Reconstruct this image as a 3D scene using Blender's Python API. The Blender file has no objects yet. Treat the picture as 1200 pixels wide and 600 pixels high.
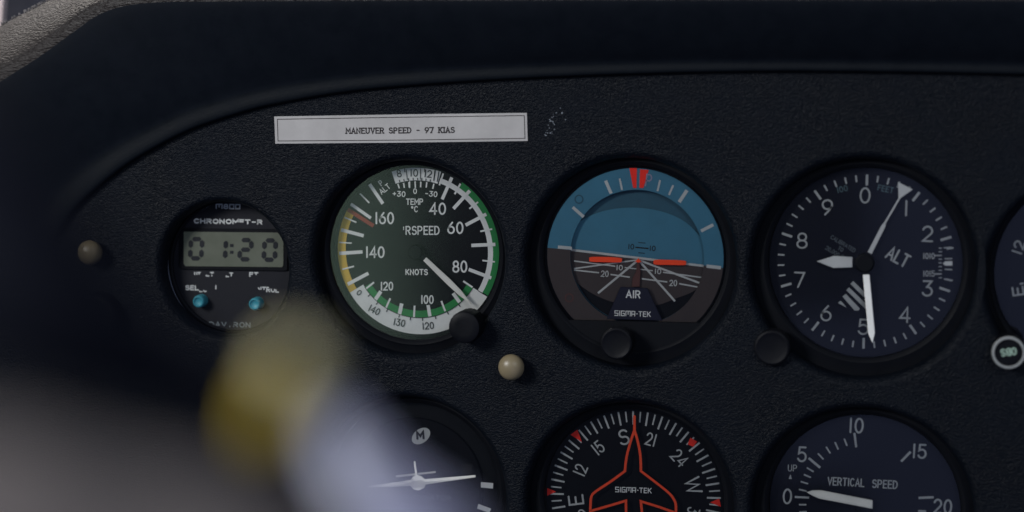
import bpy, bmesh, math, random
from mathutils import Vector, Matrix, noise
random.seed(7)
PI = math.pi
scn = bpy.context.scene
col = scn.collection

# ------------------------------------------------------------------ camera
F = 2267.0                                   # focal length in units of photo pixels (1200 wide)
YAW, PITCH, DIST = math.radians(13), math.radians(6.3), 0.75
fwd = Vector((-math.sin(YAW)*math.cos(PITCH), math.cos(YAW)*math.cos(PITCH), -math.sin(PITCH)))
right = fwd.cross(Vector((0, 0, 1))).normalized()
up = right.cross(fwd).normalized()
CAM = -DIST*fwd

def ray(px, py):
    return fwd + right*((px-600)/F) - up*((py-300)/F)

def U(px, py, y=0.0):                        # measured place in the photo -> point of the vertical plane at depth y
    r = ray(px, py)
    return CAM + r*((y-CAM.y)/r.y)

def FG(px, py, d):                           # point at distance d in front of the lens
    return CAM + ray(px, py)*d

def SC(px, py, y=0.0):                       # metres per photo pixel there
    return (U(px, py+1, y)-U(px, py, y)).length

cd = bpy.data.cameras.new('camera')
cam = bpy.data.objects.new('camera', cd); col.objects.link(cam)
cam.location = CAM
cam.rotation_euler = fwd.to_track_quat('-Z', 'Y').to_euler()
cd.sensor_width = 36; cd.lens = 36*F/1200
cd.clip_start = 0.01; cd.clip_end = 50
cd.dof.use_dof = True
cd.dof.focus_distance = 0.762
cd.dof.aperture_fstop = 4.6
cd.dof.aperture_blades = 0
scn.camera = cam

# ------------------------------------------------------------------ materials
def newmat(name):
    m = bpy.data.materials.new(name); m.use_nodes = True
    nt = m.node_tree
    return m, nt, nt.nodes['Principled BSDF']

def N(nt, t, **kw):
    n = nt.nodes.new(t)
    for k, v in kw.items():
        if k in n.inputs: n.inputs[k].default_value = v
        else: setattr(n, k, v)
    return n

def paint(name, c, rough=0.5, spec=0.4, var=0.12, scale=120, bump=0.0, bscale=900, metallic=0.0, coat=0.0):
    m, nt, p = newmat(name)
    tc = N(nt, 'ShaderNodeTexCoord')
    no = N(nt, 'ShaderNodeTexNoise', Scale=scale, Detail=5.0, Roughness=0.65)
    nt.links.new(tc.outputs['Object'], no.inputs['Vector'])
    mr = N(nt, 'ShaderNodeMapRange')
    mr.inputs['From Min'].default_value = .3; mr.inputs['From Max'].default_value = .7
    mr.inputs['To Min'].default_value = 1-var; mr.inputs['To Max'].default_value = 1+var
    nt.links.new(no.outputs['Fac'], mr.inputs['Value'])
    vm = N(nt, 'ShaderNodeVectorMath', operation='SCALE')
    vm.inputs[0].default_value = c
    nt.links.new(mr.outputs[0], vm.inputs['Scale'])
    nt.links.new(vm.outputs[0], p.inputs['Base Color'])
    rr = N(nt, 'ShaderNodeMapRange')
    rr.inputs['From Min'].default_value = .3; rr.inputs['From Max'].default_value = .7
    rr.inputs['To Min'].default_value = max(0, rough-.08); rr.inputs['To Max'].default_value = min(1, rough+.1)
    nt.links.new(no.outputs['Fac'], rr.inputs['Value'])
    nt.links.new(rr.outputs[0], p.inputs['Roughness'])
    p.inputs['Specular IOR Level'].default_value = spec
    p.inputs['Metallic'].default_value = metallic
    p.inputs['Coat Weight'].default_value = coat
    if bump:
        n2 = N(nt, 'ShaderNodeTexNoise', Scale=bscale, Detail=3.0)
        nt.links.new(tc.outputs['Object'], n2.inputs['Vector'])
        b = N(nt, 'ShaderNodeBump', Strength=1.0, Distance=bump)
        nt.links.new(n2.outputs['Fac'], b.inputs['Height'])
        nt.links.new(b.outputs[0], p.inputs['Normal'])
    return m

def leather(name, c, rough, bump, sx=1.0, sz=1.7, scale=520, spec=.5):
    """black leather-grain plastic: cells and creases a millimetre across"""
    m, nt, p = newmat(name)
    tc = N(nt, 'ShaderNodeTexCoord')
    mp = N(nt, 'ShaderNodeMapping')
    mp.inputs['Scale'].default_value = (sx, 1.2, sz)
    mp.inputs['Rotation'].default_value = (0, math.radians(14), 0)
    nt.links.new(tc.outputs['Object'], mp.inputs['Vector'])
    nd = N(nt, 'ShaderNodeTexNoise', Scale=scale*.35, Detail=2.0)
    nt.links.new(mp.outputs[0], nd.inputs['Vector'])
    mx = N(nt, 'ShaderNodeVectorMath', operation='MULTIPLY_ADD')
    nt.links.new(nd.outputs['Color'], mx.inputs[0]); mx.inputs[1].default_value = (.003, .003, .003)
    nt.links.new(mp.outputs[0], mx.inputs[2])
    v = N(nt, 'ShaderNodeTexVoronoi', feature='SMOOTH_F1', Scale=scale)
    v.inputs['Smoothness'].default_value = .35
    nt.links.new(mx.outputs[0], v.inputs['Vector'])
    n2 = N(nt, 'ShaderNodeTexNoise', Scale=scale*1.6, Detail=3.0, Roughness=.6)
    nt.links.new(mx.outputs[0], n2.inputs['Vector'])
    n3 = N(nt, 'ShaderNodeTexNoise', Scale=45.0, Detail=3.0)
    nt.links.new(tc.outputs['Object'], n3.inputs['Vector'])
    a = N(nt, 'ShaderNodeMath', operation='MULTIPLY'); a.inputs[1].default_value = -1.1
    nt.links.new(v.outputs['Distance'], a.inputs[0])
    s = N(nt, 'ShaderNodeMath', operation='MULTIPLY_ADD'); s.inputs[1].default_value = .9
    nt.links.new(n2.outputs['Fac'], s.inputs[0]); nt.links.new(a.outputs[0], s.inputs[2])
    b = N(nt, 'ShaderNodeBump', Strength=1.0, Distance=bump)
    nt.links.new(s.outputs[0], b.inputs['Height']); nt.links.new(b.outputs[0], p.inputs['Normal'])
    mr = N(nt, 'ShaderNodeMapRange')
    mr.inputs['From Min'].default_value = .3; mr.inputs['From Max'].default_value = .7
    mr.inputs['To Min'].default_value = .8; mr.inputs['To Max'].default_value = 1.2
    nt.links.new(n3.outputs['Fac'], mr.inputs['Value'])
    vm = N(nt, 'ShaderNodeVectorMath', operation='SCALE'); vm.inputs[0].default_value = c
    nt.links.new(mr.outputs[0], vm.inputs['Scale'])
    dn = N(nt, 'ShaderNodeTexNoise', Scale=2100.0, Detail=1.0); nt.links.new(tc.outputs['Object'], dn.inputs['Vector'])
    dm = N(nt, 'ShaderNodeTexNoise', Scale=28.0, Detail=3.0); nt.links.new(tc.outputs['Object'], dm.inputs['Vector'])
    ds = N(nt, 'ShaderNodeMath', operation='MULTIPLY_ADD'); ds.inputs[1].default_value = .35
    nt.links.new(dm.outputs['Fac'], ds.inputs[0]); nt.links.new(dn.outputs['Fac'], ds.inputs[2])
    dr = N(nt, 'ShaderNodeMapRange'); dr.inputs['From Min'].default_value = .89; dr.inputs['From Max'].default_value = 1.0
    dr.inputs['To Max'].default_value = .35
    nt.links.new(ds.outputs[0], dr.inputs['Value'])
    dx = N(nt, 'ShaderNodeMix', data_type='RGBA'); nt.links.new(dr.outputs[0], dx.inputs[0])
    nt.links.new(vm.outputs[0], dx.inputs[6]); dx.inputs[7].default_value = (.12, .13, .14, 1)
    nt.links.new(dx.outputs[2], p.inputs['Base Color'])
    r2 = N(nt, 'ShaderNodeMapRange')
    r2.inputs['From Min'].default_value = .3; r2.inputs['From Max'].default_value = .7
    r2.inputs['To Min'].default_value = rough-.07; r2.inputs['To Max'].default_value = rough+.1
    nt.links.new(n3.outputs['Fac'], r2.inputs['Value']); nt.links.new(r2.outputs[0], p.inputs['Roughness'])
    p.inputs['Specular IOR Level'].default_value = spec
    return m

def glassmat(name, tint=(1, 1, 1), ior=1.5):
    m = bpy.data.materials.new(name); m.use_nodes = True
    nt = m.node_tree; nt.nodes.clear()
    o = N(nt, 'ShaderNodeOutputMaterial'); mx = N(nt, 'ShaderNodeMixShader')
    fr = N(nt, 'ShaderNodeFresnel', IOR=ior)
    t = N(nt, 'ShaderNodeBsdfTransparent'); t.inputs[0].default_value = (*tint, 1)
    g = N(nt, 'ShaderNodeBsdfGlossy', Roughness=.03)
    tc = N(nt, 'ShaderNodeTexCoord'); no = N(nt, 'ShaderNodeTexNoise', Scale=60.0, Detail=4.0)
    nt.links.new(tc.outputs['Object'], no.inputs['Vector'])
    mr = N(nt, 'ShaderNodeMapRange')
    mr.inputs['To Min'].default_value = .01; mr.inputs['To Max'].default_value = .09
    nt.links.new(no.outputs['Fac'], mr.inputs['Value']); nt.links.new(mr.outputs[0], g.inputs['Roughness'])
    nt.links.new(fr.outputs[0], mx.inputs[0]); nt.links.new(t.outputs[0], mx.inputs[1])
    nt.links.new(g.outputs[0], mx.inputs[2]); nt.links.new(mx.outputs[0], o.inputs[0])
    return m

M = dict(
    panel=leather('panel_grain', (.0015, .0030, .0060), .45, .00028, scale=1000, spec=.13),
    shield=leather('shield_grain', (.016, .0125, .0110), .44, .00036, sx=.75, sz=1.9, scale=640, spec=.3),
    smooth=paint('smooth_black_vinyl', (.0042, .0062, .0100), .62, .10, bump=.00005, bscale=500),
    bezel=paint('bezel_black', (.0018, .0024, .0042), .6, .12, bump=.00002),
    knobm=paint('knob_black', (.0030, .0034, .0052), .5, .14, bump=.00004),
    face=paint('dial_black', (.0025, .003, .005), .6, .12),
    facegrey=paint('dial_grey_black', (.0040, .0048, .006), .6, .14),
    navy=paint('dial_navy', (.0045, .0055, .012), .6, .14),
    white=paint('dial_white', (.76, .76, .72), .6, .25, var=.06),
    grey=paint('dial_grey', (.47, .48, .46), .6, .25, var=.1),
    dimgrey=paint('print_grey', (.12, .14, .15), .6, .25, var=.2, scale=600),
    dimteal=paint('print_teal', (.10, .16, .17), .6, .25, var=.2),
    cream=paint('pointer_cream', (.80, .78, .70), .5, .3, var=.05),
    black=paint('print_black', (.012, .012, .012), .6, .2),
    lav=paint('lavender_grey', (.26, .25, .34), .6, .25),
    green=paint('arc_green', (.02, .22, .055), .6, .25),
    yellow=paint('arc_yellow', (.62, .40, .05), .6, .25),
    darkred=paint('line_red', (.30, .05, .03), .6, .25),
    orange=paint('signal_orange', (1.0, .075, .018), .55, .2, var=.04),
    red=paint('signal_red', (.85, .03, .015), .55, .2, var=.05),
    outline=paint('outline_orange', (.88, .085, .028), .55, .2, var=.08),
    sky=paint('horizon_blue', (.048, .172, .25), .6, .25, var=.07),
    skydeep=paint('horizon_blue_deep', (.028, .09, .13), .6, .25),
    earth=paint('horizon_brown', (.048, .036, .034), .6, .25, var=.1),
    mast=paint('mast_navy', (.008, .009, .024), .6, .25),
    mount=paint('mount_brown', (.09, .035, .03), .6, .25),
    label=paint('placard_white', (.40, .385, .37), .5, .2, var=.10, scale=60),
    ink=paint('placard_ink', (.03, .026, .026), .6, .2, var=.4, scale=900),
    lcd=paint('lcd_grey_green', (.088, .096, .07), .35, .4, var=.06),
    lcdink=paint('lcd_segment', (.006, .007, .010), .4, .3),
    teal=paint('teal_rubber', (.035, .22, .27), .45, .4, var=.1),
    tan=paint('tan_plastic', (.215, .172, .10), .36, .5, var=.06),
    ringgrey=paint('ring_grey', (.28, .29, .28), .5, .4, var=.15),
    obsgreen=paint('obs_print', (.30, .42, .33), .5, .3),
    cloth=paint('grey_cloth', (.14, .122, .117), .9, .1, bump=.0004, bscale=700),
    lilac=paint('lilac_cloth', (.60, .585, .76), .85, .1, bump=.0004, bscale=700),
    ytag=paint('yellow_fabric', (.60, .44, .06), .8, .1, bump=.0003, bscale=700),
    grip=paint('grip_black', (.0055, .0065, .012), .7, .08, bump=.0002, bscale=500),
    wall=paint('pale_trim', (.16, .16, .18), .8, .2),
    strip=paint('pale_strip', (.7, .58, .56), .7, .2),
    rim=paint('rim_vinyl', (.0040, .0058, .0085), .55, .11, bump=.00006, bscale=700),
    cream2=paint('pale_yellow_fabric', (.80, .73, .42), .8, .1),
    lilac2=paint('pale_lilac_core', (.84, .84, .95), .85, .1),
    stitch=paint('pale_edge', (.35, .32, .30), .6, .3, var=.5, scale=700),
    fleck=paint('pale_fleck', (.18, .2, .22), .5, .4, var=.3),
    glass=glassmat('cover_glass'),
)

# ------------------------------------------------------------------ objects
def link_mesh(name, verts, faces, mat, root=None, org=None, parent=None, smooth=False, mats=None, fmat=None):
    org = Vector((0, 0, 0)) if org is None else org
    me = bpy.data.meshes.new(name)
    me.from_pydata([tuple(Vector(v)-org) for v in verts], [], faces)
    for mm in (mats or [mat]): me.materials.append(mm)
    if fmat:
        for p, k in zip(me.polygons, fmat): p.material_index = k
    if smooth:
        for p in me.polygons: p.use_smooth = True
    me.update()
    o = bpy.data.objects.new(name, me); col.objects.link(o)
    if parent is not None: o.parent = parent
    else: o.location = org
    return o

def tag(o, label=None, cat=None, group=None, kind=None):
    if label: o['label'] = label
    if cat: o['category'] = cat
    if group: o['group'] = group
    if kind: o['kind'] = kind
    return o

def root_at(name, loc, label, cat, group=None):
    o = bpy.data.objects.new(name, None); col.objects.link(o)
    o.empty_display_size = .01; o.location = loc
    return tag(o, label, cat, group)

def lathe(prof, n=96, flip=False):
    """profile of (radius, y) turned round the Y axis; returns verts, faces"""
    vs, fs, rings = [], [], []
    for r, y in prof:
        if r < 1e-9: rings.append([len(vs)]); vs.append(Vector((0, y, 0)))
        else:
            rings.append(list(range(len(vs), len(vs)+n)))
            vs += [Vector((r*math.cos(2*PI*i/n), y, r*math.sin(2*PI*i/n))) for i in range(n)]
    for a, b in zip(rings[:-1], rings[1:]):
        for i in range(n):
            j = (i+1) % n
            if len(a) == 1 and len(b) == 1: continue
            if len(a) == 1: f = (a[0], b[j], b[i])
            elif len(b) == 1: f = (a[i], a[j], b[0])
            else: f = (a[i], a[j], b[j], b[i])
            fs.append(f)
    return vs, fs

def lathe_obj(name, prof, mat, centre, root, parent=None, n=96, smooth=True, sharp=35):
    vs, fs = lathe(prof, n)
    vs = [v+centre for v in vs]
    o = link_mesh(name, vs, fs, mat, org=root.location if root else centre, parent=(parent or root), smooth=smooth)
    bm = bmesh.new(); bm.from_mesh(o.data); bmesh.ops.recalc_face_normals(bm, faces=bm.faces)
    for e in bm.edges:
        if len(e.link_faces) == 2 and e.calc_face_angle(0) > math.radians(sharp): e.smooth = False
    bm.to_mesh(o.data); bm.free()
    return o

def earcut_ok(pts):
    a = sum(p[0]*q[1]-q[0]*p[1] for p, q in zip(pts, pts[1:]+pts[:1]))
    return pts if a > 0 else pts[::-1]

class Marks:
    """flat printed marks on one plane; 2D coordinates are metres on that plane"""
    def __init__(s, y): s.y = y; s.v = []; s.f = []; s.k = 0
    def add(s, pts, faces):
        yy = s.y - .000002*(s.k % 20); s.k += 1
        b = len(s.v)
        s.v += [Vector((p[0], yy, p[1])) for p in pts]
        s.f += [tuple(b+i for i in f) for f in faces]
    def poly(s, pts): s.add(pts, [tuple(range(len(pts)))])
    def ribbon(s, pts, w, closed=False, cap=True):
        P = [Vector(p[:2]) for p in pts]
        q = [P[0]]
        for p in P[1:]:
            if (p-q[-1]).length > 1e-7: q.append(p)
        P = q
        if len(P) == 1:
            c = P[0]; s.poly([(c.x+w/2*math.cos(a), c.y+w/2*math.sin(a)) for a in [2*PI*i/12 for i in range(12)]]); return
        n = len(P); L = []; R = []
        for i in range(n):
            if closed: a, b = P[i]-P[i-1], P[(i+1) % n]-P[i]
            else:
                a = P[i]-P[i-1] if i else P[1]-P[0]
                b = P[i+1]-P[i] if i < n-1 else P[-1]-P[-2]
            a = a.normalized(); b = b.normalized()
            t = (a+b)
            if t.length < .3: t = a
            t.normalize()
            nn = Vector((-t.y, t.x)); k = max(.45, nn.dot(Vector((-a.y, a.x))))
            L.append(P[i]+nn*w/2/k); R.append(P[i]-nn*w/2/k)
        pts2 = L+R; faces = []
        rng = range(n) if closed else range(n-1)
        for i in rng:
            j = (i+1) % n
            faces.append((i, j, n+j, n+i))
        if cap and not closed:
            for (c, d, l, r) in ((P[0], (P[0]-P[1]).normalized(), 0, n), (P[-1], (P[-1]-P[-2]).normalized(), n-1, 2*n-1)):
                b0 = len(pts2); nn = Vector((-d.y, d.x)); ids = []
                for a in (30, 60, 90, 120, 150):
                    a = math.radians(a)
                    pts2.append(c + nn*w/2*math.cos(a) + d*w/2*math.sin(a))
                ids = list(range(b0, b0+5))
                va, vb = (r, l) if (pts2[r]-c).dot(nn) > 0 else (l, r)
                faces.append(tuple([va]+ids+[vb]))
        s.add(pts2, faces)
    def obj(s, name, mat, root, parent=None, label=None):
        o = link_mesh(name, s.v, s.f, mat, org=root.location, parent=(parent or root))
        bm = bmesh.new(); bm.from_mesh(o.data)
        for f in bm.faces:
            f.normal_update()
            if f.normal.y > 0: f.normal_flip()
        bm.to_mesh(o.data); bm.free()
        if label: o['label'] = label
        return o

# ------------------------------------------------------------------ engraved stroke lettering
def E(cx, cy, rx, ry, a0, a1, n=None):
    n = n or max(4, int(abs(a1-a0)/18))
    return [(cx+rx*math.cos(math.radians(a0+(a1-a0)*i/n)), cy+ry*math.sin(math.radians(a0+(a1-a0)*i/n))) for i in range(n+1)]
w_ = .62
G = {
 '0': [E(.31, .5, .29, .5, 90, 450, 24)],
 '1': [[(.10, 1), (.10, 0)]],
 '2': [E(.31, .70, .29, .30, 165, -38) + [(.02, 0), (.62, 0)]],
 '3': [[(.04, 1), (.56, 1), (.27, .60)] + E(.29, .30, .30, .30, 80, -160)],
 '4': [[(.46, 0), (.46, 1), (.0, .28), (.62, .28)]],
 '5': [[(.55, 1), (.10, 1), (.06, .55)] + E(.29, .32, .31, .32, 130, -155)],
 '6': [[(.44, 1)] + [(.20, .72)] + E(.31, .31, .30, .31, 150, 510, 22)],
 '7': [[(.0, 1), (.60, 1), (.22, 0)]],
 '8': [E(.31, .75, .25, .25, 270, 630, 20), E(.31, .26, .30, .26, 90, 450, 22)],
 '9': [[(.18, 0), (.42, .28)] + E(.31, .69, .30, .31, -30, 330, 22)],
 'A': [[(0, 0), (.33, 1), (.66, 0)], [(.12, .33), (.54, .33)]],
 'B': [[(0, 0), (0, 1), (.30, 1)] + E(.30, .76, .25, .24, 90, -90) + [(0, .52)], [(.30, .52)] + E(.30, .26, .29, .26, 90, -90) + [(0, 0)]],
 'C': [E(.33, .5, .32, .5, 45, 315)],
 'D': [[(0, 0), (0, 1), (.22, 1)] + E(.22, .5, .38, .5, 90, -90) + [(0, 0)]],
 'E': [[(.52, 1), (0, 1), (0, 0), (.52, 0)], [(0, .52), (.44, .52)]],
 'F': [[(.52, 1), (0, 1), (0, 0)], [(0, .52), (.44, .52)]],
 'G': [E(.33, .5, .32, .5, 45, 350) + [(.64, .45), (.38, .45)]],
 'H': [[(0, 0), (0, 1)], [(.58, 0), (.58, 1)], [(0, .52), (.58, .52)]],
 'I': [[(.05, 0), (.05, 1)]],
 'K': [[(0, 0), (0, 1)], [(.55, 1), (0, .40)], [(.18, .58), (.58, 0)]],
 'L': [[(0, 1), (0, 0), (.50, 0)]],
 'M': [[(0, 0), (0, 1), (.36, .35), (.72, 1), (.72, 0)]],
 'N': [[(0, 0), (0, 1), (.58, 0), (.58, 1)]],
 'O': [E(.34, .5, .33, .5, 90, 450, 24)],
 'P': [[(0, 0), (0, 1), (.30, 1)] + E(.30, .73, .26, .27, 90, -90) + [(0, .46)]],
 'R': [[(0, 0), (0, 1), (.30, 1)] + E(.30, .74, .26, .26, 90, -90) + [(0, .48)], [(.30, .48), (.56, 0)]],
 'S': [E(.29, .75, .26, .25, 30, 250) + E(.29, .26, .29, .27, 75, -150)],
 'T': [[(0, 1), (.60, 1)], [(.30, 1), (.30, 0)]],
 'U': [[(0, 1), (0, .3)] + E(.29, .30, .29, .30, 180, 360) + [(.58, 1)]],
 'V': [[(0, 1), (.31, 0), (.62, 1)]],
 'W': [[(0, 1), (.22, 0), (.44, .9), (.66, 0), (.88, 1)]],
 '-': [[(.08, .48), (.48, .48)]],
 '+': [[(.05, .48), (.55, .48)], [(.30, .22), (.30, .74)]],
 '.': [[(.05, .04), (.06, .04)]],
 ',': [[(.10, .10), (.04, -.12)]],
 ':': [[(.08, .72), (.09, .72)], [(.08, .28), (.09, .28)]],
 'o': [E(.16, .82, .13, .15, 0, 360, 12)],     # degree sign
 ' ': [],
}
ADV = {'1': .20, 'I': .10, '.': .12, ',': .15, ':': .17, ' ': .45, 'M': .72, 'W': .88, 'A': .66, 'o': .32, 'C': .62, 'O': .68, 'G': .66, 'D': .60, 'L': .50, 'E': .52, 'F': .52, '-': .56, 'S': .58}
# squared-off capitals used by the avionics maker's word marks
SQ = {
 'S': [[(.6, 1), (0, 1), (0, .5), (.6, .5), (.6, 0), (0, 0)]],
 'G': [[(.6, 1), (0, 1), (0, 0), (.6, 0), (.6, .5), (.3, .5)]],
 'M': [[(0, 0), (0, 1), (.85, 1), (.85, 0)], [(.425, 1), (.425, .35)]],
 'A': [[(0, 0), (0, 1), (.6, 1), (.6, 0)], [(0, .4), (.6, .4)]],
 'O': [[(0, 0), (0, 1), (.6, 1), (.6, 0), (0, 0)]],
 'C': [[(.6, 1), (0, 1), (0, 0), (.6, 0)]], '-': [[(.08, .5), (.2, .5)]],
 'R': [[(0, 0), (0, 1), (.6, 1), (.6, .45), (0, .45)], [(.35, .45), (.6, 0)]],
 '0': [[(0, 0), (0, 1), (.6, 1), (.6, 0), (0, 0)]],
 'D': [[(0, 0), (0, 1), (.6, 1), (.6, 0), (0, 0)]],
}

def text(b, s, cx, cy, h, w=None, rot=0, st=1.2, sq=False, gap=.26, serif=False, clip=None):
    """letters centred on the measured place; h, w, st in photo pixels; rot clockwise degrees"""
    x = 0; strokes = []
    for ch in s:
        g = (SQ.get(ch) if sq else None) or G[ch]
        for k in g: strokes.append([(x+p[0], p[1]) for p in k])
        if serif:
            for k in g:
                for p in (k[0], k[-1]):
                    if p[1] in (0, 1) and ch not in '0689-': strokes.append([(x+p[0]-.11, p[1]), (x+p[0]+.11, p[1])])
        x += ({'M': .85, '-': .22}.get(ch, .62) if (sq and ch in SQ) else ADV.get(ch, .62)) + gap
    x -= gap
    hh = h - st; kx = ((w-st)/x) if w else hh
    a = math.radians(rot); ca, sa = math.cos(a), math.sin(a)
    sc = SC(cx, cy, b.y)
    for k in strokes:
        if clip:                                         # wear and glass glare cut into the strokes: only this band is left
            k2 = []
            for (p, q) in zip(k[:-1], k[1:]):
                for i in range(6):
                    k2.append((p[0]+(q[0]-p[0])*i/6, p[1]+(q[1]-p[1])*i/6))
            k2.append(k[-1]); runs = [[]]
            for p in k2:
                ok = clip(p[0]/x, p[1])
                if ok: runs[-1].append(p)
                elif runs[-1]: runs.append([])
            runs = [r for r in runs if len(r) > 1]
        else: runs = [k]
        for r in runs:
            pts = []
            for (u, v) in r:
                dx, dy = (u-x/2)*kx, -(v-.5)*hh
                P = U(cx+dx*ca-dy*sa, cy+dx*sa+dy*ca, b.y)
                pts.append((P.x, P.z))
            closed = len(pts) > 4 and (Vector(pts[0])-Vector(pts[-1])).length < 1e-7
            if closed: pts = pts[:-1]
            b.ribbon(pts, st*sc, closed=closed)

def P2(b, px, py):
    p = U(px, py, b.y); return (p.x, p.z)
def line(b, x1, y1, x2, y2, w, cap=False):
    b.ribbon([P2(b, x1, y1), P2(b, x2, y2)], w*SC(x1, y1, b.y), cap=cap)
def lines(b, L, ox=0, oy=0, k=1.0):
    for x1, y1, x2, y2, w in L: line(b, ox+x1/k, oy+y1/k, ox+x2/k, oy+y2/k, w/k)
def poly(b, pts): b.poly([P2(b, *p) for p in pts])
def arc(b, c, r0, r1, a0, a1, n=None):
    """ring sector, angles clockwise from the top, in metres about c"""
    n = n or max(3, int((a1-a0)/3))
    o = []; i_ = []
    for i in range(n+1):
        a = math.radians(a0+(a1-a0)*i/n)
        o.append((c.x+r1*math.sin(a), c.z+r1*math.cos(a))); i_.append((c.x+r0*math.sin(a), c.z+r0*math.cos(a)))
    m = n+1
    b.add(o+i_, [(j, j+1, m+j+1, m+j) for j in range(n)])
def ptick(b, c, ang, r0, r1, w):
    a = math.radians(ang); s, k = math.sin(a), math.cos(a)
    b.ribbon([(c.x+r0*s, c.z+r0*k), (c.x+r1*s, c.z+r1*k)], w, cap=False)

def prism(name, pts, y0, th, mat, root, parent=None, bev=.00015):
    """thin solid plate with the given outline (photo-measured) lying at depth y0, th thick towards the viewer"""
    q = [U(px, py, y0) for px, py in pts]
    bm = bmesh.new()
    vs = [bm.verts.new(p-root.location) for p in q]
    f = bm.faces.new(vs)
    r = bmesh.ops.extrude_face_region(bm, geom=[f])
    for e in r['geom']:
        if isinstance(e, bmesh.types.BMVert): e.co.y -= th
    bmesh.ops.recalc_face_normals(bm, faces=bm.faces)
    if bev: bmesh.ops.bevel(bm, geom=list(bm.edges), offset=bev, segments=1, affect='EDGES')
    me = bpy.data.meshes.new(name); bm.to_mesh(me); bm.free(); me.materials.append(mat)
    o = bpy.data.objects.new(name, me); col.objects.link(o); o.parent = parent or root
    return o

# ------------------------------------------------------------------ instruments: common build
HOLES = []
def instrument(name, px, py, rpx, yf, hole, label, cat, facemat, glass_r=None, group='round flight instruments in the panel', mirror=None):
    """yf face depth behind the panel front; hole radius in metres"""
    c = U(px, py, yf); R = rpx*SC(px, py, yf)
    hc = Vector((c.x-.0004, 0, c.z-.0016))
    HOLES.append((hc.x, hc.z, hole, .0034))
    root = root_at(name, Vector((c.x, yf+.012, c.z)), label, cat, group)
    ri = R*1.0
    gr = glass_r or R*1.03
    # bezel: flat black ring just behind the panel, bevelled in to the glass, wall down to the dial
    prof = [(hole+.0030, .0150), (hole+.0028, .0072), (hole-.001, .0070), (gr+.0016, .0064), (gr+.0008, .0068), (gr, .0078), (gr, yf+.0002), (ri+.00001, yf+.0002), (ri, yf+.003)]
    lathe_obj('bezel', prof, M['bezel'], Vector((c.x, 0, c.z)), root)
    fd = lathe_obj('dial_face', [(0, yf), (gr-.0001, yf), (gr-.0001, yf+.0015), (0, yf+.0015)], facemat, Vector((c.x, 0, c.z)), root)
    lathe_obj('cover_glass', [(0, .0082), (gr-.0002, .0082)], M['glass'], Vector((c.x, 0, c.z)), root, n=64)
    return root, fd, c, R

def knob(px, py, rpx, y0, h, mat, root, name='knob', ribs=0, dome=.0, dish=False):
    c = U(px, py, y0-h); r = rpx*SC(px, py, y0-h)
    c = Vector((c.x, 0, c.z))
    prof = [(0, y0-h-dome), (r*.5, y0-h-dome*.75), (r*.86, y0-h-dome*.2), (r*.96, y0-h+.0004), (r, y0-h+.0012), (r, y0-h*.35), (r*.93, y0-h*.3), (r*.55, y0-h*.28), (r*.5, y0+.001)]
    if dish: prof = [(0, y0-h+.0005), (r*.62, y0-h+.0005), (r*.76, y0-h+.0002), (r*.86, y0-h)] + prof[3:]
    vs, fs = lathe(prof, 72)
    if ribs:
        for i, v in enumerate(vs):
            if abs(math.hypot(v.x, v.z)-r) < 1e-6:
                a = math.atan2(v.z, v.x); s = 1-.018*(math.cos(a*ribs) > 0); v.x *= s; v.z *= s
    vs = [v+c for v in vs]
    org = root.location if root else Vector((c.x, y0, c.z))
    o = link_mesh(name, vs, fs, mat, org=org, parent=root, smooth=True)
    bm = bmesh.new(); bm.from_mesh(o.data); bmesh.ops.recalc_face_normals(bm, faces=bm.faces)
    for e in bm.edges:
        if len(e.link_faces) == 2 and e.calc_face_angle(0) > math.radians(40): e.smooth = False
    bm.to_mesh(o.data); bm.free()
    return o

# ================================================================== AIRSPEED INDICATOR
YF = .0135
root, fd, c, R = instrument('airspeed_indicator', 489.6, 294.5, 97.5, YF, .0386,
    'round airspeed dial reading about ninety knots with green, white and yellow arcs', 'airspeed gauge', M['facegrey'], glass_r=.0350)
b = Marks(YF-.00010); arc(b, c, .802*R, 1.0*R, 121.5, 238.5, 48); arc(b, c, .864*R, .926*R, 18, 121, 40); arc(b, c, .85*R, 1.0*R, -18.5, 17, 14)
b.obj('white_arc', M['white'], root, fd)
b = Marks(YF-.00015); arc(b, c, .926*R, 1.0*R, 33.5, 120.5, 36); arc(b, c, .715*R, .797*R, 121.5, 236, 44)
b.obj('green_arc', M['green'], root, fd)
b = Marks(YF-.00015); arc(b, c, .90*R, 1.0*R, 238.5, 298.5, 28); b.obj('yellow_arc', M['yellow'], root, fd)
b = Marks(YF-.00020); lines(b, [(150, 330, 315, 435, 25)], 380, 185, 5.4545); b.obj('red_line', M['darkred'], root, fd)
b = Marks(YF-.00030)
lines(b, [(270,125,208,265,21),(215,100,190,175,10),(325,165,288,232,12),(385,210,280,325,22),(438,282,382,325,11),(490,360,358,430,22),(528,455,452,470,11),(548,553,395,560,22),
          (0,150,0,192,9),(35,150,37,192,9),(72,152,70,188,9),(110,155,106,190,9),(155,165,148,198,9)], 480, 185, 5.4545)
lines(b, [(545,92,465,83,10),(522,195,378,140,22),(402,255,343,215,12),(320,350,278,292,24),(228,408,203,342,12),(130,440,118,368,22),(28,445,32,372,12)], 480, 290, 5.4545)
lines(b, [(480,430,495,358,24),(395,385,422,325,12),(325,335,362,280,24),(262,268,318,222,12),(150,235,282,165,22),(115,140,190,120,10),(95,38,245,28,22)], 380, 290, 5.4545)
lines(b, [(95,540,175,545,8),(108,460,252,498,22),(130,380,205,412,9),(170,295,298,385,20),(228,228,288,288,10),(290,168,375,293,22),
          (470,165,480,195,9),(507,160,512,192,9),(541,155,543,188,9)], 380, 185, 5.4545)
b.obj('tick_marks', M['white'], root, fd)
b = Marks(YF-.00025)
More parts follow.
